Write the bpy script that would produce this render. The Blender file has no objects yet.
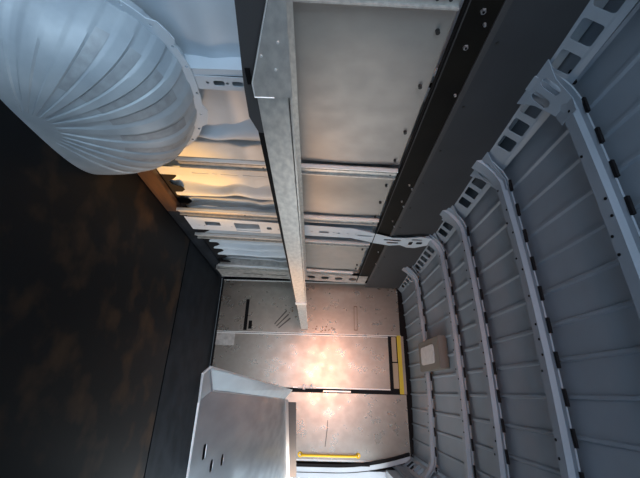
import bpy, bmesh, math, random
from mathutils import Vector, Matrix
random.seed(4)
C = bpy.context.scene.collection
S = bpy.context.scene

# ---------------------------------------------------------------- camera
cd = bpy.data.cameras.new('camera'); cam = bpy.data.objects.new('camera', cd); C.objects.link(cam)
cd.sensor_fit = 'HORIZONTAL'; cd.sensor_width = 36; cd.lens = 36*345/640
cd.clip_start = .02
cam.matrix_world = Matrix(((-0.02466923, -0.91367525, 0.40569565, 0),
                           (-0.01854456, -0.40533108, -0.91398185, 0),
                           (0.99952365, -0.03007068, -0.0069445, 1.05),
                           (0, 0, 0, 1)))
S.camera = cam
# ---------------------------------------------------------------- light
w = bpy.data.worlds.new('sky'); S.world = w; w.use_nodes = True
bg = w.node_tree.nodes['Background']; bg.inputs[0].default_value = (.72, .87, 1, 1); bg.inputs[1].default_value = 2.2
S.view_settings.view_transform = 'Standard'; S.view_settings.look = 'None'
S.view_settings.gamma = 1; S.view_settings.use_curve_mapping = False
S.view_settings.exposure = 0.0

def area(name, loc, target, size, sy, power, col):
    l = bpy.data.lights.new(name, 'AREA'); l.shape = 'RECTANGLE'; l.size = size; l.size_y = sy
    l.energy = power; l.color = col
    o = bpy.data.objects.new(name, l); C.objects.link(o); o.location = loc
    o.rotation_euler = (Vector(target)-Vector(loc)).to_track_quat('-Z', 'Y').to_euler()
    return o
area('daylight_rear_doors', (-.25, -1.5, 1.25), (-.4, 2, .5), 1.5, 1.3, 27, (.62, .82, 1))
area('daylight_side_door', (1.25, 2.95, 1.2), (-1.1, 2.2, .7), 1.1, 1.5, 27, (1, .90, .80))
wb = area('added_warm_bounce_rear', (-.36, -1.1, 1.27), (-.36, 3.7, 1.27), 1.1, .26, 2.6, (1, .27, .02)); wb.data.spread = math.radians(40)  # added lamp behind the camera, gives the partition its orange glow
sp = bpy.data.lights.new('added_warm_spot_side_door', 'SPOT'); sp.energy = 620; sp.color = (1, .42, .02)  # added warm spot outside the door, throws the orange wall patch
sp.spot_size = math.radians(14); sp.spot_blend = .9; sp.shadow_soft_size = .08
so = bpy.data.objects.new('added_warm_spot_side_door', sp); C.objects.link(so); so.location = (1.3, 3.15, .75)
so.rotation_euler = (Vector((-1.2, 1.80, .27))-so.location).to_track_quat('-Z', 'Y').to_euler()

sp2 = bpy.data.lights.new('added_warm_wash_side_door', 'SPOT'); sp2.energy = 190; sp2.color = (1, .48, .17)  # second added spot, spreads a wide peach tone over the left wall
sp2.spot_size = math.radians(34); sp2.spot_blend = 1; sp2.shadow_soft_size = .2
s2 = bpy.data.objects.new('added_warm_wash_side_door', sp2); C.objects.link(s2); s2.location = (1.3, 3.2, .9)
s2.rotation_euler = (Vector((-1.2, 1.85, .55))-s2.location).to_track_quat('-Z', 'Y').to_euler()

# ---------------------------------------------------------------- materials
def mat(name, col, rough=.5, metal=0, col2=None, scale=(1, 1, 1), nscale=8, detail=6, bump=0, lo=.35, hi=.65, spec=None, rvar=0):
    m = bpy.data.materials.new(name); m.use_nodes = True; t = m.node_tree; b = t.nodes['Principled BSDF']
    b.inputs['Base Color'].default_value = (*col, 1); b.inputs['Roughness'].default_value = rough
    b.inputs['Metallic'].default_value = metal
    if spec is not None: b.inputs['Specular IOR Level'].default_value = spec
    if col2 or bump or rvar:
        g = t.nodes.new('ShaderNodeNewGeometry'); mp = t.nodes.new('ShaderNodeMapping'); mp.inputs['Scale'].default_value = scale
        t.links.new(g.outputs['Position'], mp.inputs['Vector'])
        n = t.nodes.new('ShaderNodeTexNoise'); n.inputs['Scale'].default_value = nscale; n.inputs['Detail'].default_value = detail
        t.links.new(mp.outputs[0], n.inputs['Vector'])
        r = t.nodes.new('ShaderNodeMapRange'); r.inputs[1].default_value = lo; r.inputs[2].default_value = hi
        t.links.new(n.outputs[0], r.inputs[0])
        if col2:
            mx = t.nodes.new('ShaderNodeMix'); mx.data_type = 'RGBA'
            mx.inputs[6].default_value = (*col, 1); mx.inputs[7].default_value = (*col2, 1)
            t.links.new(r.outputs[0], mx.inputs[0]); t.links.new(mx.outputs[2], b.inputs['Base Color'])
        if rvar:
            r2 = t.nodes.new('ShaderNodeMapRange'); r2.inputs[1].default_value = lo; r2.inputs[2].default_value = hi
            r2.inputs[3].default_value = rough-rvar; r2.inputs[4].default_value = rough+rvar
            t.links.new(n.outputs[0], r2.inputs[0]); t.links.new(r2.outputs[0], b.inputs['Roughness'])
        if bump:
            bp = t.nodes.new('ShaderNodeBump'); bp.inputs['Strength'].default_value = bump; bp.inputs['Distance'].default_value = .01
            t.links.new(n.outputs[0], bp.inputs['Height']); t.links.new(bp.outputs[0], b.inputs['Normal'])
    return m
M = dict(
    paint=mat('van_body_paint', (.52, .60, .68), .42, 0, (.46, .53, .60), nscale=5),
    shadedpaint=mat('van_body_paint_shaded', (.25, .30, .365), .42, 0, (.22, .265, .32), nscale=4),  # body paint made darker, the roof's shade is put into the colour
    galv=mat('galvanised_steel', (.56, .56, .54), .42, .65, (.38, .38, .37), nscale=22, rvar=.08),
    lip=mat('brushed_shelf_edge', (.60, .60, .57), .40, .6, (.46, .465, .455), scale=(1, .8, 1.5), nscale=40, rvar=.04),
    liner=mat('grey_liner_board', (.36, .34, .315), .45, .25, (.335, .317, .295), scale=(1, 1.2, .9), nscale=14, detail=12, rvar=.02),
    upper=mat('dark_grey_upper_board', (.046, .049, .055), .5, 0, (.039, .042, .047), nscale=4, spec=.2),
    bulk=mat('bulkhead_aluminium', (.36, .335, .30), .30, .8, (.31, .287, .257), scale=(1.2, 1, 1.0), nscale=12, detail=13, rvar=.035),
    tray=mat('tray_aluminium', (.55, .60, .63), .36, .6, (.46, .50, .53), scale=(2, .4, 1), nscale=14, detail=10, rvar=.05),
    edge=mat('bright_folded_edge', (.78, .80, .80), .35, .4),
    black=mat('black_powder_coat', (.006, .006, .007), .55, spec=.08),
    rail=mat('black_rail_coat', (.006, .0055, .005), .5, 0, (.010, .009, .007), nscale=6, spec=.1),
    railgrey=mat('worn_grey_flange', (.06, .06, .062), .5, spec=.3),
    rubber=mat('black_rubber_mat', (.005, .007, .010), .6, 0, (.011, .014, .019), nscale=7, bump=.15, spec=.08),
    brownmat=mat('stained_floor_board', (.008, .008, .009), .55, 0, (.045, .026, .015), nscale=4.5, detail=10, bump=.1, lo=.50, hi=.72, spec=.1),
    wood=mat('orange_brown_timber', (.055, .026, .012), .5, 0, (.03, .014, .007), scale=(6, .6, 6), nscale=8),
    arch=mat('wheel_housing_steel', (.42, .48, .53), .5, .1, (.31, .365, .42), nscale=7, detail=9, rvar=.05),
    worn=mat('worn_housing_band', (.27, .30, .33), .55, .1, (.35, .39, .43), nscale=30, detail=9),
    bolt=mat('steel_bolt', (.6, .6, .62), .3, .9),
    screw=mat('dark_screw', (.02, .02, .02), .5),
    yellow=mat('yellow_plastic', (.85, .52, .02), .4),
    dyellow=mat('dull_yellow_strip', (.62, .47, .03), .5),
    tan=mat('pale_wooden_block', (.42, .33, .24), .6),
    taupe=mat('taupe_lamp_housing', (.17, .16, .145), .5),
    lens=mat('frosted_lamp_lens', (.60, .62, .64), .3, 0, (.50, .52, .55), nscale=30),
    stain=mat('brown_adhesive_stain', (.16, .10, .065), .6),
    scuff=mat('dark_scuff', (.07, .06, .055), .6),
    asphalt=mat('grey_paving', (.20, .20, .20), .9, 0, (.16, .16, .16), nscale=12),
    leaf=mat('green_leaf', (.10, .26, .05), .6, 0, (.05, .14, .03), nscale=6),
    seal=mat('black_door_seal', (.008, .008, .010), .7, spec=.15),
    strip=mat('grey_rubber_strip', (.11, .12, .135), .5),
)

# ---------------------------------------------------------------- helpers
class MB:
    def __init__(s): s.v = []; s.f = []; s.sm = []
    def add(s, v, f, smooth=False):
        n = len(s.v); s.v += [tuple(p) for p in v]; s.f += [tuple(i+n for i in q) for q in f]; s.sm += [smooth]*len(f); return s
    def box(s, a, b, bev=0, xf=None):
        a = Vector([min(p, q) for p, q in zip(a, b)]), Vector([max(p, q) for p, q in zip(a, b)]); lo, hi = a
        bm = bmesh.new(); bmesh.ops.create_cube(bm, size=1)
        for v in bm.verts: v.co = Vector([(lo[i]+hi[i])/2+v.co[i]*(hi[i]-lo[i]) for i in range(3)])
        if bev:
            bmesh.ops.bevel(bm, geom=bm.edges[:], offset=min(bev, min(hi-lo)*.45), segments=2, affect='EDGES')
        s.bm(bm, xf); return s
    def bm(s, bm, xf=None, smooth=False):
        bm.verts.ensure_lookup_table(); bm.verts.index_update()
        s.add([(xf(v.co) if xf else v.co) for v in bm.verts], [[v.index for v in f.verts] for f in bm.faces], smooth); bm.free()
    def prism(s, poly, m0, m1, smooth=False):
        """poly: 2-D outline; m0/m1 map (u,v) to the two end outlines"""
        n = len(poly); v = [m0(*p) for p in poly]+[m1(*p) for p in poly]
        f = [[i, (i+1) % n, n+(i+1) % n, n+i] for i in range(n)]+[list(range(n))[::-1], list(range(n, 2*n))]
        return s.add(v, f, smooth)
    def cyl(s, p, q, r, r2=None, n=14, smooth=True):
        p = Vector(p); q = Vector(q); d = (q-p); r2 = r if r2 is None else r2
        bm = bmesh.new(); bmesh.ops.create_cone(bm, cap_ends=True, segments=n, radius1=r, radius2=r2, depth=d.length)
        R = d.to_track_quat('Z', 'Y').to_matrix(); c = (p+q)/2
        for v in bm.verts: v.co = R@v.co+c
        s.bm(bm, None, False); return s
    def tube(s, pts, r, n=10):
        pts = [Vector(p) for p in pts]; vs = []; fs = []
        for i, p in enumerate(pts):
            d = (pts[min(i+1, len(pts)-1)]-pts[max(i-1, 0)]).normalized()
            a = d.orthogonal().normalized() if i == 0 else (a-d*a.dot(d)).normalized(); b = d.cross(a)
            vs += [p+(a*math.cos(t)+b*math.sin(t))*r for t in [2*math.pi*k/n for k in range(n)]]
            if i: fs += [[(i-1)*n+k, (i-1)*n+(k+1) % n, i*n+(k+1) % n, i*n+k] for k in range(n)]
        fs += [list(range(n))[::-1], [len(vs)-n+k for k in range(n)]]
        return s.add(vs, fs, True)
    def grid(s, nu, nv, fn, smooth=True):
        v = [fn(i/nu, j/nv) for i in range(nu+1) for j in range(nv+1)]
        f = [[i*(nv+1)+j, (i+1)*(nv+1)+j, (i+1)*(nv+1)+j+1, i*(nv+1)+j+1] for i in range(nu) for j in range(nv)]
        return s.add(v, f, smooth)
    def plate(s, outer, holes, t, mp):
        """flat sheet with real cut-outs; mp maps (u, v, w) to the world"""
        cu = bpy.data.curves.new('tmp', 'CURVE'); cu.dimensions = '2D'; cu.fill_mode = 'BOTH'; cu.extrude = t/2
        for loop in [outer]+holes:
            sp = cu.splines.new('POLY'); sp.points.add(len(loop)-1); sp.use_cyclic_u = True
            for p, q in zip(sp.points, loop): p.co = (q[0], q[1], 0, 1)
        o = bpy.data.objects.new('tmp', cu); C.objects.link(o)
        me = bpy.data.meshes.new_from_object(o.evaluated_get(bpy.context.evaluated_depsgraph_get()))
        s.add([mp(*v.co) for v in me.vertices], [list(p.vertices) for p in me.polygons])
        bpy.data.objects.remove(o); bpy.data.curves.remove(cu); bpy.data.meshes.remove(me); return s
    def build(s, name, m, parent=None):
        off = Vector((0, 0, 0)); q = parent
        while q is not None: off += q.location; q = q.parent
        me = bpy.data.meshes.new(name)
        if parent is None and s.v:
            lo = Vector([min(v[i] for v in s.v) for i in range(3)]); hi = Vector([max(v[i] for v in s.v) for i in range(3)])
            off = Vector(((lo.x+hi.x)/2, (lo.y+hi.y)/2, lo.z))
        me.from_pydata([tuple(Vector(v)-off) for v in s.v], [], s.f)
        bm = bmesh.new(); bm.from_mesh(me); bmesh.ops.remove_doubles(bm, verts=bm.verts, dist=1e-5)
        bmesh.ops.recalc_face_normals(bm, faces=bm.faces); bm.to_mesh(me); bm.free()
        if any(s.sm):
            me.polygons.foreach_set('use_smooth', [True]*len(me.polygons)); me.set_sharp_from_angle(angle=math.radians(35))
        me.materials.append(M[m]); o = bpy.data.objects.new(name, me); C.objects.link(o)
        if parent: o.parent = parent
        else: o.location = off
        return o
def tag(o, label=None, cat=None, group=None, kind=None):
    for k, v in (('label', label), ('category', cat), ('group', group), ('kind', kind)):
        if v: o[k] = v
    return o
def thing(name, loc, label, cat, group=None):
    o = bpy.data.objects.new(name, None); C.objects.link(o); o.location = loc; o.empty_display_size = .05
    return tag(o, label, cat, group)
def copy_tree(o, parent=None):
    c = o.copy(); C.objects.link(c); c.parent = parent
    for ch in [x for x in S.objects if x.parent == o]: copy_tree(ch, c)
    return c
def struct(mb, name, m, parent=None):
    o = mb.build(name, m, parent)
    if parent is None: o['kind'] = 'structure'
    return o
def rrect(u0, v0, u1, v1, r, n=5):
    r = min(r, abs(u1-u0)/2*.99, abs(v1-v0)/2*.99); out = []
    for cx, cy, a in ((u1-r, v1-r, 0), (u0+r, v1-r, 90), (u0+r, v0+r, 180), (u1-r, v0+r, 270)):
        out += [(cx+r*math.cos(math.radians(a+90*k/n)), cy+r*math.sin(math.radians(a+90*k/n))) for k in range(n+1)]
    return out
def wx(z): return -1.125+.03*z                # inner face of the left side, leaning in a little
WALL = lambda d=0: (lambda u, v, w: (wx(v)+d+w, u, v))

# ================================================================= structure
YR, YB = -.9, 3.74
fl = struct(MB().box((-1.26, YR, -.06), (.70, 3.90, -.008)), 'floor', 'rubber')
# left body skin with horizontal pressed swages, one continuous sheet
def skin(u, v):
    y = YR+u*(YB-YR+.1); z = v*1.95
    x = -1.215+.03*z
    x += .012*math.exp(-((z-.62-.03*(y-1))/.05)**2)+.02*math.exp(-((z-.13)/.03)**2)
    return (x, y, z)
wl = struct(MB().grid(180, 110, skin).grid(1, 1, lambda u, v: (-1.26, YR+u*(YB-YR+.1), v*1.95)), 'wall_left', 'paint')
# body members of the left side: pressed vertical ribs crossing between frames
def swage(y0, amp, wdt):                      # pressed bead running up the skin, with a waist
    def fn(u, v):
        z = .12+v*1.75; y = y0+amp*math.exp(-((z-.52)/.07)**2)+(u-.5)*wdt*(1+.35*math.sin(z*11))
        return (-1.217+.03*z+.052*math.cos((u-.5)*math.pi)**2, y, z)
    return MB().grid(14, 70, fn)
for y0, a_, w_ in ((1.37, .025, .14), (1.96, -.03, .16), (2.60, .015, .11), (2.74, .015, .12), (2.89, .015, .12), (3.04, .015, .12)):
    swage(y0, a_, w_).build('pressed_rib', 'paint', wl)

# right side: sill, header, rear part and door pillar around the open side door
rw = MB()
rw.box((.62, YR, 0), (.70, 2.35, 1.9)).box((.62, 2.35, 1.72), (.70, 3.64, 1.9))
rw.box((.64, 3.66, 0), (.70, 3.84, 1.9))
wr = struct(rw, 'wall_right', 'paint')
# outer door frame that curves across the opening's far edge
def fx(z): return .590-.075*max(0, (z-1.25)/.6)**2-.02*max(0, (.9-z)/.9)**2
def band(y, a, b, th):
    zs = [.0+1.95*k/30 for k in range(31)]
    p = [(fx(z)+a, z) for z in zs]+[(fx(z)+b, z) for z in zs[::-1]]
    return MB().prism(p, lambda u, v: (u, y, v), lambda u, v: (u, y+th, v))
struct(band(3.655, .0, .024, .05), 'door_1', 'seal')
df = band(3.650, .024, .062, .03).build('door_frame', 'paint', wr)
band(3.648, .062, .067, .01).build('door_seal', 'seal', wr)
MB().box((.583, 3.646, 1.50), (.600, 3.652, 1.58)).build('striker_plate', 'seal', df)
# roof skin with long pressed channels
XR0, XR1 = -1.09, .60
def roofz(x):
    t = (x-(XR0+XR1)/2)/((XR1-XR0)/2); return 1.972+.035*(1-t*t)
NR = 13; RS = .014
def roof(u, v):
    x = XR0-.1+u*(XR1-XR0+.2); y = YR+v*(YB+.1-YR)
    ph = ((x-XR0)/(XR1-XR0)*NR) % 1
    z = roofz(max(min(x, XR1), XR0))-(.010 if .29 < ph < .39 else 0)+RS*(y-2)
    if x < XR0+.001: z = roofz(XR0)+RS*(y-2)
    return (x, y, z)
ce = struct(MB().grid(364, 4, roof, False).box((XR0-.17, YR, 2.03), (XR1+.1, YB+.1, 2.05)), 'ceiling', 'shadedpaint')

def bow(y, wd=.062):
    """roof bow: shallow hat section following the roof, turning down into the side rails"""
    mb = MB(); N = 40
    prof = [(-wd*.72, .0), (-wd*.70, -.006), (-wd*.42, -.008), (-wd*.34, -.030), (wd*.34, -.030), (wd*.42, -.008), (wd*.70, -.006), (wd*.72, 0)]
    vs = []; fs = []; P = len(prof)
    for i in range(N+1):
        t = i/N; x = XR0+.015+t*(XR1-XR0-.03)
        e = max(0, 1-min(t, 1-t)/.09); drop = .10*e*e
        for a, b in prof: vs.append((x, y+a*(1+.5*e), roofz(x)+RS*(y-2)-.020-drop+b))
        if i: fs += [[(i-1)*P+k, (i-1)*P+(k+1) % P, i*P+(k+1) % P, i*P+k] for k in range(P)]
    fs += [list(range(P)), [len(vs)-P+k for k in range(P)][::-1]]
    return mb.add(vs, fs, True)
BOWS = [3.30, 3.02, 2.34, 1.88, 1.40, .95, .45, -.1, -.6]
BOWS = [3.03, 2.33, 1.93, 1.42, .92, .42, -.1, -.6]
for i, y in enumerate(BOWS):
    b = bow(y); o = b.build('roof_bow', 'shadedpaint', ce)
    sl = MB()                                 # gaps over each pressed channel, along the bow's flanges
    for k in range(NR):
        x = XR0+(k+.35)/NR*(XR1-XR0)
        for sgn in (-1,):
            sl.box((x-.030, y+sgn*.050-.006, roofz(x)+RS*(y-2)-.0275), (x+.030, y+sgn*.050+.006, roofz(x)+RS*(y-2)-.018))
    sl.build('channel_gap', 'seal', o)
    rv = MB()
    for k in range(NR*2):
        x = XR0+.08+(k+.5)/(NR*2)*(XR1-XR0-.16); 
        if random.random() < .55: yy = y+.012*random.choice((-1, 1)); zz = roofz(x)+RS*(y-2); rv.cyl((x, yy, zz-.046), (x, yy, zz-.0525), .005, n=8)
    rv.build('hole', 'seal', o)

def railz(y): return 1.792+.044*y
# perforated side rails between wall and roof
def rail_plate(side):
    mb = MB(); holes = []; y = YR+.1
    while y < 3.6:
        near = min(abs(y+.045-b) for b in BOWS)
        if near > .085: holes.append(rrect(y, .016, y+.07, .066, .008, 3))
        y += .105
    if side < 0:
        mp = lambda u, v, w_: (-1.078+v*.85+w_, u, railz(u)+v*(1.15-.09*u))
    else:
        mp = lambda u, v, w_: (.588-v*.8+w_, u, 1.872+v*1.1)
    mb.plate([(YR, 0), (YB, 0), (YB, .085), (YR, .085)], holes, .003, mp)
    return mb
rl = struct(rail_plate(-1), 'trim_1', 'shadedpaint')
rr = struct(rail_plate(1), 'trim_2', 'shadedpaint')
struct(MB().box((-1.20, YR, 1.87), (-1.17, YB, 2.03)), 'trim_3', 'seal')
# lower lip of the right-hand rail
struct(MB().box((.585, YR, 1.80), (.62, YB, 1.875), .008), 'trim_4', 'shadedpaint')
# looped gussets where each bow meets the rails
def gusset(y, x0, sx):
    mb = MB()
    out = [(-.10, 0), (-.055, -.012), (.055, -.012), (.10, 0), (.062, .05), (.045, .12), (.038, .17), (-.038, .17), (-.045, .12), (-.062, .05)]
    holes = [rrect(-.048, .02, -.012, .085, .016, 4), rrect(.012, .02, .048, .085, .016, 4), rrect(-.014, .11, .014, .145, .012, 4)]
    mb.plate(out, holes, .004, lambda u, v, w_: (x0+sx*v*.95, y+u, railz(y)-.002+min(v, .12)*.75-max(v-.12, 0)*-.1-.004+w_))
    return mb
for y in BOWS:
    gusset(y, -1.066, 1).build('gusset', 'shadedpaint', ce)
    gusset(y, .576, -1).build('gusset', 'shadedpaint', ce)

# perforated pillar between the second and third posts, running up over the upper boards
pil = MB()
outer = [(2.14, .12), (2.34, .12), (2.34, .40), (2.34, 1.30), (2.41, 1.48), (2.44, 1.60), (2.42, 1.68), (2.46, 1.74), (2.46, 1.80), (2.40, 1.88), (2.28, 1.88), (2.26, 1.80), (2.29, 1.70), (2.30, 1.6), (2.25, 1.48), (2.18, 1.30)]
holes = [rrect(2.20, .24, 2.26, .35, .01), rrect(2.20, .45, 2.325, .63, .008), rrect(2.235, .68, 2.28, .715, .012),
         rrect(2.25, 1.06, 2.28, 1.13, .006), rrect(2.26, 1.19, 2.277, 1.21, .006), rrect(2.28, 1.34, 2.30, 1.45, .008),
         rrect(2.325, 1.54, 2.352, 1.67, .013), rrect(2.372, 1.57, 2.40, 1.66, .013), rrect(2.30, 1.745, 2.325, 1.82, .008), rrect(2.35, 1.735, 2.41, 1.765, .012), rrect(2.345, 1.79, 2.39, 1.835, .012)]
for z_ in (.18, .22, .42, .76, .80, 1.0, 1.16, 1.26, 1.32): holes.append(rrect(2.265-.006, z_, 2.265+.006, z_+.012, .006, 3))
pil.plate(outer, holes, .003, WALL(.030))
pil.box((-1.20, 2.185, .12), (wx(.8)-.0, 2.19, 1.46)).box((-1.20, 2.33, .12), (wx(.8)-.0, 2.335, 1.46))
tag(pil.build('body_pillar', 'paint', None), kind='structure'); bpy.data.objects['body_pillar'].name = 'trim_5'
# body rib with slots low behind the wheel housing and the slotted one beside the bulkhead
rb = MB()
hs = [rrect(1.005, z_, 1.03, z_+.045, .010) for z_ in (.615, .69, .765, .84)]+[rrect(1.011, z_, 1.023, z_+.012, .006, 3) for z_ in (.585, .665, .742, .817)]
rb.plate([(.985, .08), (1.05, .08), (1.05, 1.5), (.985, 1.5)], hs, .003, WALL(-.015))
rb.box((-1.21, .955, .08), (wx(.5)-.015, .985, 1.5)).box((-1.21, 1.05, .08), (wx(.5)-.015, 1.052, 1.5))
t6 = struct(rb, 'trim_6', 'paint')
MB().box((-1.175, .988, .08), (-1.165, 1.048, 1.5)).build('slot_shade_strip', 'seal', t6)  # black strip painted as the shade inside the rib's slots
rb = MB()
hs = [rrect(3.34, z_, 3.43, z_+.075, .030) for z_ in (.96, 1.10, 1.24, 1.38)]
hs += [rrect(3.38, z_, 3.40, z_+.2, .006) for z_ in (.3, .55)]
rb.plate([(3.27, .05), (3.50, .05), (3.50, 1.56), (3.27, 1.56)], hs, .003, WALL(.02))
rb.box((-1.2, 3.265, .05), (wx(.8)+.01, 3.27, 1.5)).box((-1.2, 3.50, .05), (wx(.8)+.01, 3.505, 1.5))
t7 = struct(rb, 'trim_7', 'galv')
MB().box((-1.15, 3.28, .2), (-1.14, 3.49, 1.5)).build('slot_shade_strip', 'seal', t7)  # black sheet standing in for shade behind these slots
# slotted body rail just behind the first post
rb = MB()
hs = [rrect(1.70, z_, 1.712, z_+l, .005, 3) for z_, l in ((.30, .10), (.47, .10), (.66, .10))]+[rrect(1.70, z_, 1.71, z_+.03, .005, 3) for z_ in (.42, .60, .63)]
rb.plate([(1.66, .1), (1.74, .1), (1.74, 1.5), (1.66, 1.5)], hs, .003, WALL(-.045))
t8 = struct(rb, 'trim_8', 'paint')
MB().box((-1.180, 1.695, .2), (-1.172, 1.72, .8)).build('slot_shade_strip', 'seal', t8)  # black strip in place of shade behind the rail's slots
# scalloped foot of the body side, dark gaps open between the teeth
sc = MB(); poly = [(1.55, .0)]
y = 1.55
while y < 3.6:
    if 2.25 < y < 2.45: y = 2.45
    poly += [(y, .02), (y+.025, .065), (y+.06, .075), (y+.09, .05), (y+.11, .02)]; y += .15
poly += [(3.6, .0)]
sc.plate([(a, b+.09) for a, b in poly]+[(3.6, .02), (1.55, .02)], [], .004, lambda u, v, w_: (-1.168+w_, u, v*1.15))
struct(sc, 'trim_9', 'seal')

# ================================================================= floor coverings
tag(MB().box((-1.11, 2.62, -.006), (.60, 3.70, .004), .002).build('floor_mat', 'rubber'), 'smooth black mat on the floor next to the metal partition', 'floor mat', 'floor coverings')
tag(MB().box((-1.11, YR, -.006), (.60, 2.60, .006), .002).build('floor_board', 'brownmat'), 'brown-stained dark floor board beside the wheel housing', 'floor board', 'floor coverings')
tag(MB().box((-1.155, 1.50, .006), (-1.115, 2.12, .105), .004).build('timber_batten', 'wood'), 'orange-brown timber batten on the floor edge next to the wheel housing', 'batten')
tag(MB().prism([(-1.165, 0), (-1.12, 0), (-1.125, .03), (-1.15, .075), (-1.165, .08)], lambda a, b: (a, 2.13, b+.006), lambda a, b: (a, 3.66, b+.006)).build('edge_skirting', 'rubber'), 'black rubber skirting along the floor edge towards the metal partition', 'skirting')

# ================================================================= wheel housing
WY, WA, WZ, WXD = .98, .50, .515, .33
def spow(v, p): return math.copysign(abs(v)**p, v)
def rim(a, d=0):                                # rounder towards the rear doors
    if math.cos(a) > 0: return (.385+d)*math.cos(a), (WZ+d)*math.sin(a)
    return (WA+d)*spow(math.cos(a), .8), (WZ+d)*spow(math.sin(a), .8)
def arch(u, v):
    a = math.pi*u; b = (v)*math.pi/2           # a around the wheel, b from wall to inner face
    p = 2/3.0
    r = spow(math.cos(b), p); g = 0
    s_ = (u*13) % 1
    if .1 < u < .92 and v < .93: g = -.005*(1 if .15 < s_ < .6 else 0)
    ca, sa = rim(a)
    y = WY-(1+g*2)*ca*r
    z = (1+g*2)*sa*r
    x = -1.17+(WXD+g)*spow(math.sin(b), p)
    return (x, y, max(z, 0)+.007)
wa = thing('wheel_housing', (-1.1, WY, 0), 'pale ribbed steel wheel housing bulging from the left wall onto the floor', 'wheel housing')
MB().grid(156, 40, arch).build('housing_shell', 'arch', wa)
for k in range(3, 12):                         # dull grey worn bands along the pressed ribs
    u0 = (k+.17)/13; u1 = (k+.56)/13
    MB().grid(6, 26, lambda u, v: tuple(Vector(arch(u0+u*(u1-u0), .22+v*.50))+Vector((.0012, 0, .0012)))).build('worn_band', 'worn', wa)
def flange():
    out = []; inn = []
    for k in range(61):
        a = math.pi*k/60; e = .026+.018*(1 if (k % 15) in (5, 6, 7, 8) else 0)
        for lst, d in ((out, e), (inn, -.012)):
            c_, s_ = rim(a, d); lst.append((WY-c_, s_+.007))
    return out+inn[::-1]
hol = []
for k in range(4, 58, 4):
    a = math.pi*k/60; c_, s_ = rim(a, .016); c = (WY-c_, s_+.007)
    hol.append(rrect(c[0]-.006, c[1]-.006, c[0]+.006, c[1]+.006, .006, 3))
MB().plate(flange(), hol, .005, lambda u, v, w_: (-1.115+w_, u, v)).build('mounting_flange', 'paint', wa)

# ================================================================= posts, boards, long rail
def post(y, z0, z1, label):
    t = thing('metal_post', (wx(.8), y, z0), label, 'post', 'vertical metal posts on the left wall')
    X = .012
    for nm, m, a, b, d0, d1 in (('web', 'galv', -.037, .037, .0, .006), ('folded_edge', 'edge', -.037, -.031, .006, .024), ('folded_edge', 'lip', .031, .037, .006, .020), ('centre_ridge', 'lip', -.006, .006, .006, .011)):
        MB().prism([(y+a, d0), (y+b, d0), (y+b, d1), (y+a, d1)], lambda p, q: (wx(z0)+X+q, p, z0), lambda p, q: (wx(z1)+X+q, p, z1)).build(nm, m, t)
    for z_ in (z0+.45, z1-.03):
        MB().cyl((wx(z_)+X+.006, y+.013, z_), (wx(z_)+X+.011, y+.013, z_), .006, n=8).build('screw', 'screw', t)
    return t
post(.62, .93, 1.45, 'nearest metal post, at the near end of the big grey board above the shelf')
post(1.515, .30, 1.455, 'metal post rising just beyond the wheel housing, between two grey boards')
post(2.08, .10, 1.455, 'metal post on the left wall, orange-lit foot next to the timber batten end')
post(2.475, .10, 1.455, 'metal post on the left wall just beyond the white perforated pillar')
post(3.19, .10, 1.40, 'metal post on the left wall closest to the metal partition')

def liner(y0, y1, z0, z1, label, screws, sag=.006):
    t = thing('liner_board', (wx(1.2), (y0+y1)/2, z0), label, 'wall board', 'grey boards above the shelf on the left wall')
    def fn(off):
        return lambda u, v: (wx(z0+v*(z1-z0))-.004+off+sag*math.sin(u*math.pi*2.3+.5)*math.sin(v*math.pi)**2, y0+u*(y1-y0), z0+v*(z1-z0))
    mb = MB().grid(20, 16, fn(0)).grid(20, 16, fn(-.006))
    mb.build('board', 'liner', t)
    for (a, b) in screws: MB().cyl((wx(b)-.008, a, b), (wx(b)+.009, a, b), .0075, n=10).build('screw', 'screw', t)
    return t
liner(.64, 1.47, .89, 1.46, 'large grey board above the shelf, nearest and biggest on the left wall', [(.745, 1.42), (.965, 1.425), (1.22, 1.43), (1.43, 1.43)])
liner(1.56, 2.04, .89, 1.46, 'square grey-brown board above the shelf between the first two metal posts', [(1.66, 1.43), (1.85, 1.43), (2.04, 1.43)])
liner(2.52, 3.15, .89, 1.45, 'grey board above the shelf between the white pillar and the partition', [(2.62, 1.42), (3.0, 1.42), (3.1, 1.42)])

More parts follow.
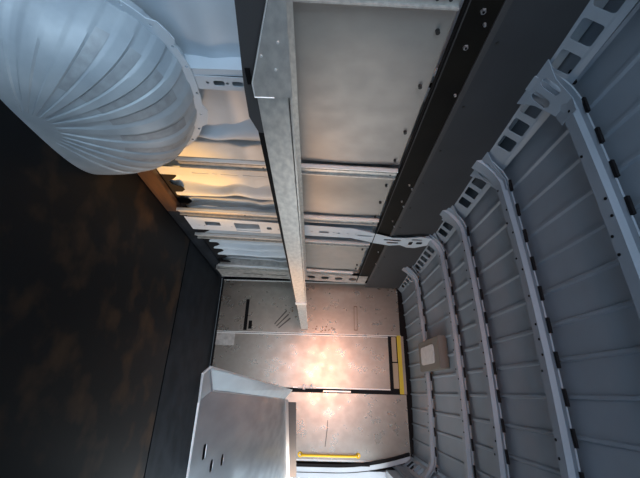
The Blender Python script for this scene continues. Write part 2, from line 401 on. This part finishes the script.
t = thing('long_rail', (wx(1.5), 1.5, 1.45), 'long black metal rail with silver bolts running along the upper left wall', 'rail')
RZ0, RZ1 = 1.462, 1.60
RX = -1.065
for y0, y1 in ((-.7, 3.42),):
    MB().box((RX-.004, y0, RZ0), (RX, y1, RZ1-.02)).build('rail_web', 'rail', t)
    MB().box((RX, y0, RZ0), (RX+.02, y1, RZ0+.004)).build('lower_flange', 'black', t)
    MB().box((RX, y0, RZ0+.014), (RX+.004, y1, RZ0+.018)).build('raised_line', 'railgrey', t)
    MB().box((RX-.004, y0, RZ1-.022), (RX+.006, y1, RZ1)).build('upper_flange', 'railgrey', t)
for y_, z_, r_ in ((.665, 1.53, .010), (.705, 1.552, .006), (.785, 1.525, .010), (.985, 1.565, .006), (1.62, 1.55, .006), (1.66, 1.575, .006), (1.80, 1.55, .006), (1.86, 1.575, .006), (2.06, 1.55, .006), (2.14, 1.578, .006), (2.62, 1.55, .006), (2.9, 1.578, .006)):
    if r_ > .008:
        b = MB().cyl((RX, y_, z_), (RX+.006, y_, z_), r_, r_*.8, 6).build('bolt', 'bolt', t)
        MB().cyl((RX+.006, y_, z_), (RX+.008, y_, z_), r_*.4, n=8).build('socket', 'black', b)
    else:
        MB().cyl((RX+.0, y_, z_), (RX+.009, y_, z_), r_, r_*.7, 8).build('rivet', 'bolt', t)

def upper(y0, y1, label):
    t = thing('upper_board', (-1.07, (y0+y1)/2, 1.6), label, 'wall board', 'dark boards between the rail and the roof')
    MB().prism([(-1.074, 1.585), (-1.070, 1.585), (-1.066, 1.885), (-1.070, 1.885)], lambda p, q: (p, y0, q if q < 1.7 else railz(y0)+.006), lambda p, q: (p, y1, q if q < 1.7 else railz(y1)+.006)).build('board', 'upper', t)
    n = int((y1-y0)/.28)
    for k in range(n+1):
        y_ = y0+.07+k*.28
        if y_ < y1-.02: MB().cyl((-1.071, y_, 1.625), (-1.066, y_, 1.625), .006, n=8).build('screw', 'screw', t)
    return t
upper(-.7, 2.30, 'long dark grey board between black rail and roof, nearer than the white pillar')
upper(2.40, 3.68, 'dark grey board between the black rail and the roof, beyond the white pillar')

# ================================================================= left shelf
t = thing('long_shelf', (-.85, 1.6, .90), 'long galvanised metal shelf with a folded front edge on the left wall', 'shelf')
SX = -.60
MB().box((-1.055, .60, .912), (SX, 3.60, .916)).build('shelf_top', 'lip', t)
def lip(y0, y1, z0, z1, x):
    return MB().box((x-.0, y0, z0), (x+.0025, y1, z1))
lip(.57, 2.52, .906, .983, SX).build('front_lip', 'lip', t)
lip(2.54, 3.65, .908, .976, SX+.003).build('front_lip', 'lip', t)
MB().box((SX+.001, 2.50, .90), (SX+.012, 2.545, .984), .002).build('joint_clip', 'edge', t)
MB().box((SX-.004, .57, .975), (SX+.0025, 3.64, .978)).build('top_fold', 'edge', t)
# the near section: a deeper sheet with a cut corner and bright edge
MB().prism([(.36, .958), (.535, .903), (.572, .903), (.572, .985), (.20, .985), (.20, .975)], lambda a, b: (SX+.004, a, b), lambda a, b: (SX+.007, a, b)).build('overlap_plate', 'lip', t)
e = MB(); e.tube([(SX+.0075, .20, .975+.01), (SX+.0075, .355, .957), (SX+.0075, .535, .902), (SX+.0075, .573, .902), (SX+.0075, .573, .945)], .0016, 6)
e.build('bright_edge', 'edge', t)
MB().box((-1.055, .20, .916), (-1.051, 3.42, .955)).build('rear_upstand', 'lip', t)
for a, b in ((.50, .955), (.44, .965), (.47, .93)):
    MB().cyl((SX+.007, a, b), (SX+.009, a, b), .0028, n=8).build('rivet', 'edge', t)
# black bearer under the shelf
MB().prism([(.16, .915), (.38, .897), (.55, .881), (.64, .877), (.695, .893), (.695, .912), (.36, .955), (.16, .975)], lambda a, b: (SX-.03, a, b), lambda a, b: (SX+.001, a, b)).build('bearer', 'railgrey', t)
MB().prism([(.66, .890), (1.3, .894), (3.3, .906), (3.3, .912), (.66, .912)], lambda a, b: (SX-.012, a, b), lambda a, b: (SX-.004, a, b)).build('under_rail', 'black', t)
MB().box((SX-.03, .50, .888), (SX+.004, .545, .905), .003).build('clamp', 'black', t)
for y_ in (1.515, 2.08, 2.475, 3.19):           # shelf brackets back to the posts
    MB().prism([(-1.045, .911), (SX-.05, .911), (SX-.05, .895), (-1.045, .78)], lambda a, b: (a, y_-.004, b), lambda a, b: (a, y_+.004, b)).build('bracket', 'galv', t)

# ================================================================= partition
t = thing('partition', (-.27, 3.72, 0), 'stained bare aluminium partition closing the front of the load bay', 'partition')
def rpoly(x0, z0, x1, z1, r, corner):
    pts = [(x0, z0), (x1, z0)]
    if corner == 'R': pts += [(x1, z1-r)]+[(x1-r+r*math.cos(a), z1-r+r*math.sin(a)) for a in [math.pi/2*k/8 for k in range(9)]]+[(x0, z1)]
    elif corner == 'L': pts += [(x1, z1)]+[(x0+r+r*math.cos(a), z1-r+r*math.sin(a)) for a in [math.pi/2+math.pi/2*k/8 for k in range(9)]]
    else: pts += [(x1, z1), (x0, z1)]
    return pts
def ypl(mb, poly, y0, y1): return mb.prism(poly, lambda a, b: (a, y0, b), lambda a, b: (a, y1, b))
ypl(MB(), [(-1.26, 0.0), (.70, 0.0), (.70, 2.10), (-1.26, 2.10)], 3.735, 3.75).build('backing_sheet', 'seal', t)
pa = ypl(MB(), rpoly(-1.115, .03, -.555, 1.945, .10, 'L'), 3.700, 3.712).build('side_panel', 'bulk', t)
MB().box((-.561, 3.694, .03), (-.554, 3.700, 1.95)).build('panel_lip', 'edge', t)
MB().box((-1.118, 3.695, .03), (-1.108, 3.700, 1.85)).build('panel_lip', 'edge', t)
def dash(a, b, x0, z0, x1, z1, m, nm, par, y=3.6995, th=.002): MB().box((x0, y-th, z0), (x1, y+.001, z1)).build(nm, m, par)
dash(0, 0, -.90, .300, -.575, .335, 'black', 'tape_strip', pa)
dash(0, 0, -.675, .350, -.590, .385, 'black', 'tape_strip', pa)
for k in range(3):
    x0 = -.86+k*.0; z0 = .71+k*.022
    MB().prism([(-.80+.04*k, z0+.03), (-.785+.04*k, z0+.036), (-.64+.02*k, z0-.085), (-.65+.02*k, z0-.09)][:4], lambda a, b: (a, 3.6995, b), lambda a, b: (a, 3.698, b)).build('scuff_mark', 'scuff', pa)
for k in range(26):
    cx, cz = random.choice([(-.60, 1.15, ), (-.63, 1.22), (-.80, .80), (-.72, .82), (-.62, 1.0)]); cx += random.gauss(0, .018); cz += random.gauss(0, .035)
    if cx > -.57: cx = -.59
    r = random.uniform(.004, .010)
    MB().cyl((cx, 3.7005, cz), (cx, 3.6985, cz), r, n=7).build('glue_spot', 'stain', pa)
MB().plate(rrect(-.86, 1.462, -.60, 1.50, .008), [rrect(-.85, 1.468, -.61, 1.494, .008)], .002, lambda u, v, w_: (u, 3.699+w_, v)).build('glue_outline', 'stain', pa)
# sliding door
sd = ypl(MB(), [(-.545, .03), (-.035, .03), (-.035, 1.815), (-.545, 1.815)], 3.708, 3.722).build('sliding_door', 'bulk', t)
MB().box((-.548, 3.702, .03), (-.540, 3.712, 1.815)).build('door_edge', 'edge', sd)
MB().box((-.045, 3.702, .85), (-.033, 3.712, 1.815)).build('door_edge', 'edge', sd)
MB().box((-.545, 3.704, .03), (-.42, 3.707, .22)).build('lower_patch', 'galv', sd)
lt = MB().box((-.055, 3.685, .90), (-.030, 3.700, 1.08), .003).build('latch', 'galv', sd)
MB().cyl((-.07, 3.69, .96), (-.02, 3.69, .96), .012).build('latch_bolt', 'bolt', lt)
MB().cyl((-.07, 3.69, 1.03), (-.03, 3.69, 1.03), .009).build('latch_bolt', 'bolt', lt)
MB().box((-.030, 3.695, .03), (.003, 3.70, 1.815)).build('centre_gap', 'seal', t)
MB().box((-.018, 3.688, 1.15), (-.004, 3.694, 1.42)).build('slide_guide', 'edge', t)
MB().box((-.56, 3.700, 1.82), (.003, 3.715, 1.90)).build('top_track', 'seal', t)
MB().box((-.545, 3.688, 1.848), (-.30, 3.700, 1.895), .003).build('track_block', 'tan', t)
MB().box((-.290, 3.685, 1.848), (-.05, 3.700, 1.90), .003).build('track_block', 'tan', t)
MB().box((-.56, 3.688, 1.905), (-.0, 3.700, 1.945)).build('yellow_strip', 'dyellow', t)
MB().box((-.555, 3.700, 1.945), (.0, 3.72, 1.975)).build('top_filler', 'bulk', t)
pc = ypl(MB(), rpoly(.005, .03, .575, 1.965, .05, 'R'), 3.694, 3.706).build('fixed_panel', 'bulk', t)
MB().box((.560, 3.690, .03), (.575, 3.694, 1.90)).build('panel_lip', 'edge', pc)
ypl(MB(), [(.20, 1.20), (.21, 1.20), (.235, 1.24), (.38, 1.215), (.38, 1.207), (.235, 1.225)], 3.694, 3.692).build('scuff_mark', 'scuff', pc) if False else MB().prism([(.24, 1.195), (.24, 1.200), (.33, 1.196), (.46, 1.180), (.46, 1.174), (.33, 1.188)], lambda a, b: (a, 3.6945, b), lambda a, b: (a, 3.693, b)).build('scuff_mark', 'scuff', pc)
h = MB().tube([(.525, 3.694, .955), (.525, 3.655, .975), (.525, 3.645, 1.02), (.525, 3.645, 1.42), (.525, 3.655, 1.46), (.525, 3.694, 1.48)], .011, 10).build('grab_handle', 'yellow', pc)
for z_ in (.95, 1.48):
    MB().cyl((.525, 3.694, z_), (.525, 3.682, z_), .025, .021, 16).build('handle_foot', 'yellow', pc)
    MB().cyl((.525, 3.682, z_), (.525, 3.679, z_), .008, n=8).build('screw', 'bolt', pc)
for z_ in (.55, 1.11, 1.65): MB().cyl((.566, 3.690, z_), (.566, 3.687, z_), .006, n=8).build('screw', 'bolt', pc)

# ================================================================= shelf tray on the right
TZ = .91
t = thing('shelf_tray', (.3, 1.4, TZ), 'shiny folded aluminium shelf tray on the right side with oval holes', 'shelf')
hs = [rrect(.090, .566, .106, .584, .007, 4), rrect(.093, .630, .109, .650, .007, 4), rrect(.066, .520, .084, .536, .003, 3)]
base = [(.015, .469), (.62, .466), (.60, 2.63), (.456, 2.453), (.036, 1.919), (.002, .525)]
MB().plate(base, hs, .001, lambda u, v, w_: (u, v, TZ+w_)).build('tray_base', 'tray', t)
lipq = [(.002, .525, TZ), (.036, 1.919, TZ), (-.0066, 1.88, .945), (-.024, .445, .925)]
MB().add([(x+d, y, z) for d in (0, -.002) for x, y, z in lipq], [(0, 1, 2, 3), (4, 5, 6, 7), (0, 3, 7, 4), (1, 2, 6, 5), (2, 3, 7, 6), (0, 1, 5, 4)]).build('side_lip', 'tray', t)
fq = [(.015, .469, TZ), (.002, .525, TZ), (-.024, .445, .925), (-.016, .420, .925)]
MB().add([(x+d, y, z) for d in (0, -.002) for x, y, z in fq], [(0, 1, 2, 3), (4, 5, 6, 7), (0, 3, 7, 4), (1, 2, 6, 5), (2, 3, 7, 6), (0, 1, 5, 4)]).build('folded_corner', 'tray', t)
MB().tube([(.015, .469, TZ+.001), (-.016, .420, .925), (-.024, .445, .926), (-.0066, 1.88, .946), (.036, 1.919, TZ+.001)], .0014, 6).build('bright_edge', 'edge', t)
MB().tube([(.015, .469, TZ+.001), (.62, .466, TZ+.001)], .0012, 6).build('bright_edge', 'edge', t)
MB().tube([(-.024, .445, .926), (.002, .525, TZ+.001), (.036, 1.919, TZ+.001)], .0010, 6).build('bright_edge', 'edge', t)
MB().prism([(.036, 1.919), (.456, 2.453), (.60, 2.63), (.60, 2.636), (.456, 2.459), (.036, 1.925)], lambda a, b: (a, b, TZ), lambda a, b: (a, b, TZ+.016)).build('end_upstand', 'edge', t)
MB().prism([(.05, 1.965), (.47, 2.475), (.47, 2.483), (.05, 1.973)], lambda a, b: (a, b, TZ+.010), lambda a, b: (a, b, TZ+.055)).build('dark_end_strip', 'strip', t)
MB().box((.055, .535, .897), (.58, 1.85, .899)).build('added_dark_sheet', 'black', t)  # added black sheet, keeps the tray's holes dark against the daylight
for y_ in (.8, 1.7):
    MB().prism([(.60, TZ-.040), (.16, TZ-.040), (.16, TZ-.05), (.60, TZ-.22)], lambda a, b: (a, y_-.004, b), lambda a, b: (a, y_+.004, b)).build('bracket', 'galv', t)

# ================================================================= roof lamp
t = thing('roof_lamp', (-.27, 2.64, 1.90), 'square taupe lamp with a frosted lens fixed under the roof', 'lamp')
LX0, LX1, LY0, LY1, LZ = -.405, -.175, 2.58, 3.08, 1.945
MB().box((LX0, LY0, LZ), (LX1, LY1, LZ+.09), .006).build('housing', 'taupe', t)
MB().prism(rrect(LX0+.05, LY0+.10, LX1-.045, LY1-.08, .03), lambda a, b: (a, b, LZ-.006), lambda a, b: (a, b, LZ+.002)).build('lens', 'lens', t)

# ================================================================= outside the open side door
struct(MB().box((-12, -6, -.55), (30, 25, -.5)), 'ground', 'asphalt')
bs = MB()
for k in range(1500):
    c = Vector((2.55+random.gauss(0, .35), 10+random.gauss(0, .8), -.5+abs(random.gauss(1.5, .45))))
    a = Vector([random.gauss(0, 1) for _ in range(3)]).normalized()*.09; b = a.orthogonal().normalized()*.045
    bs.add([c-a, c+b, c+a, c-b], [(0, 1, 2, 3)])
t = thing('garden_bush', (2.55, 10, -.5), 'green leafy bush outside the open side door', 'bush')
bs.build('foliage', 'leaf', t)
MB().cyl((2.55, 10, -.5), (2.55, 10, .6), .05, .03).build('stem', 'wood', t)
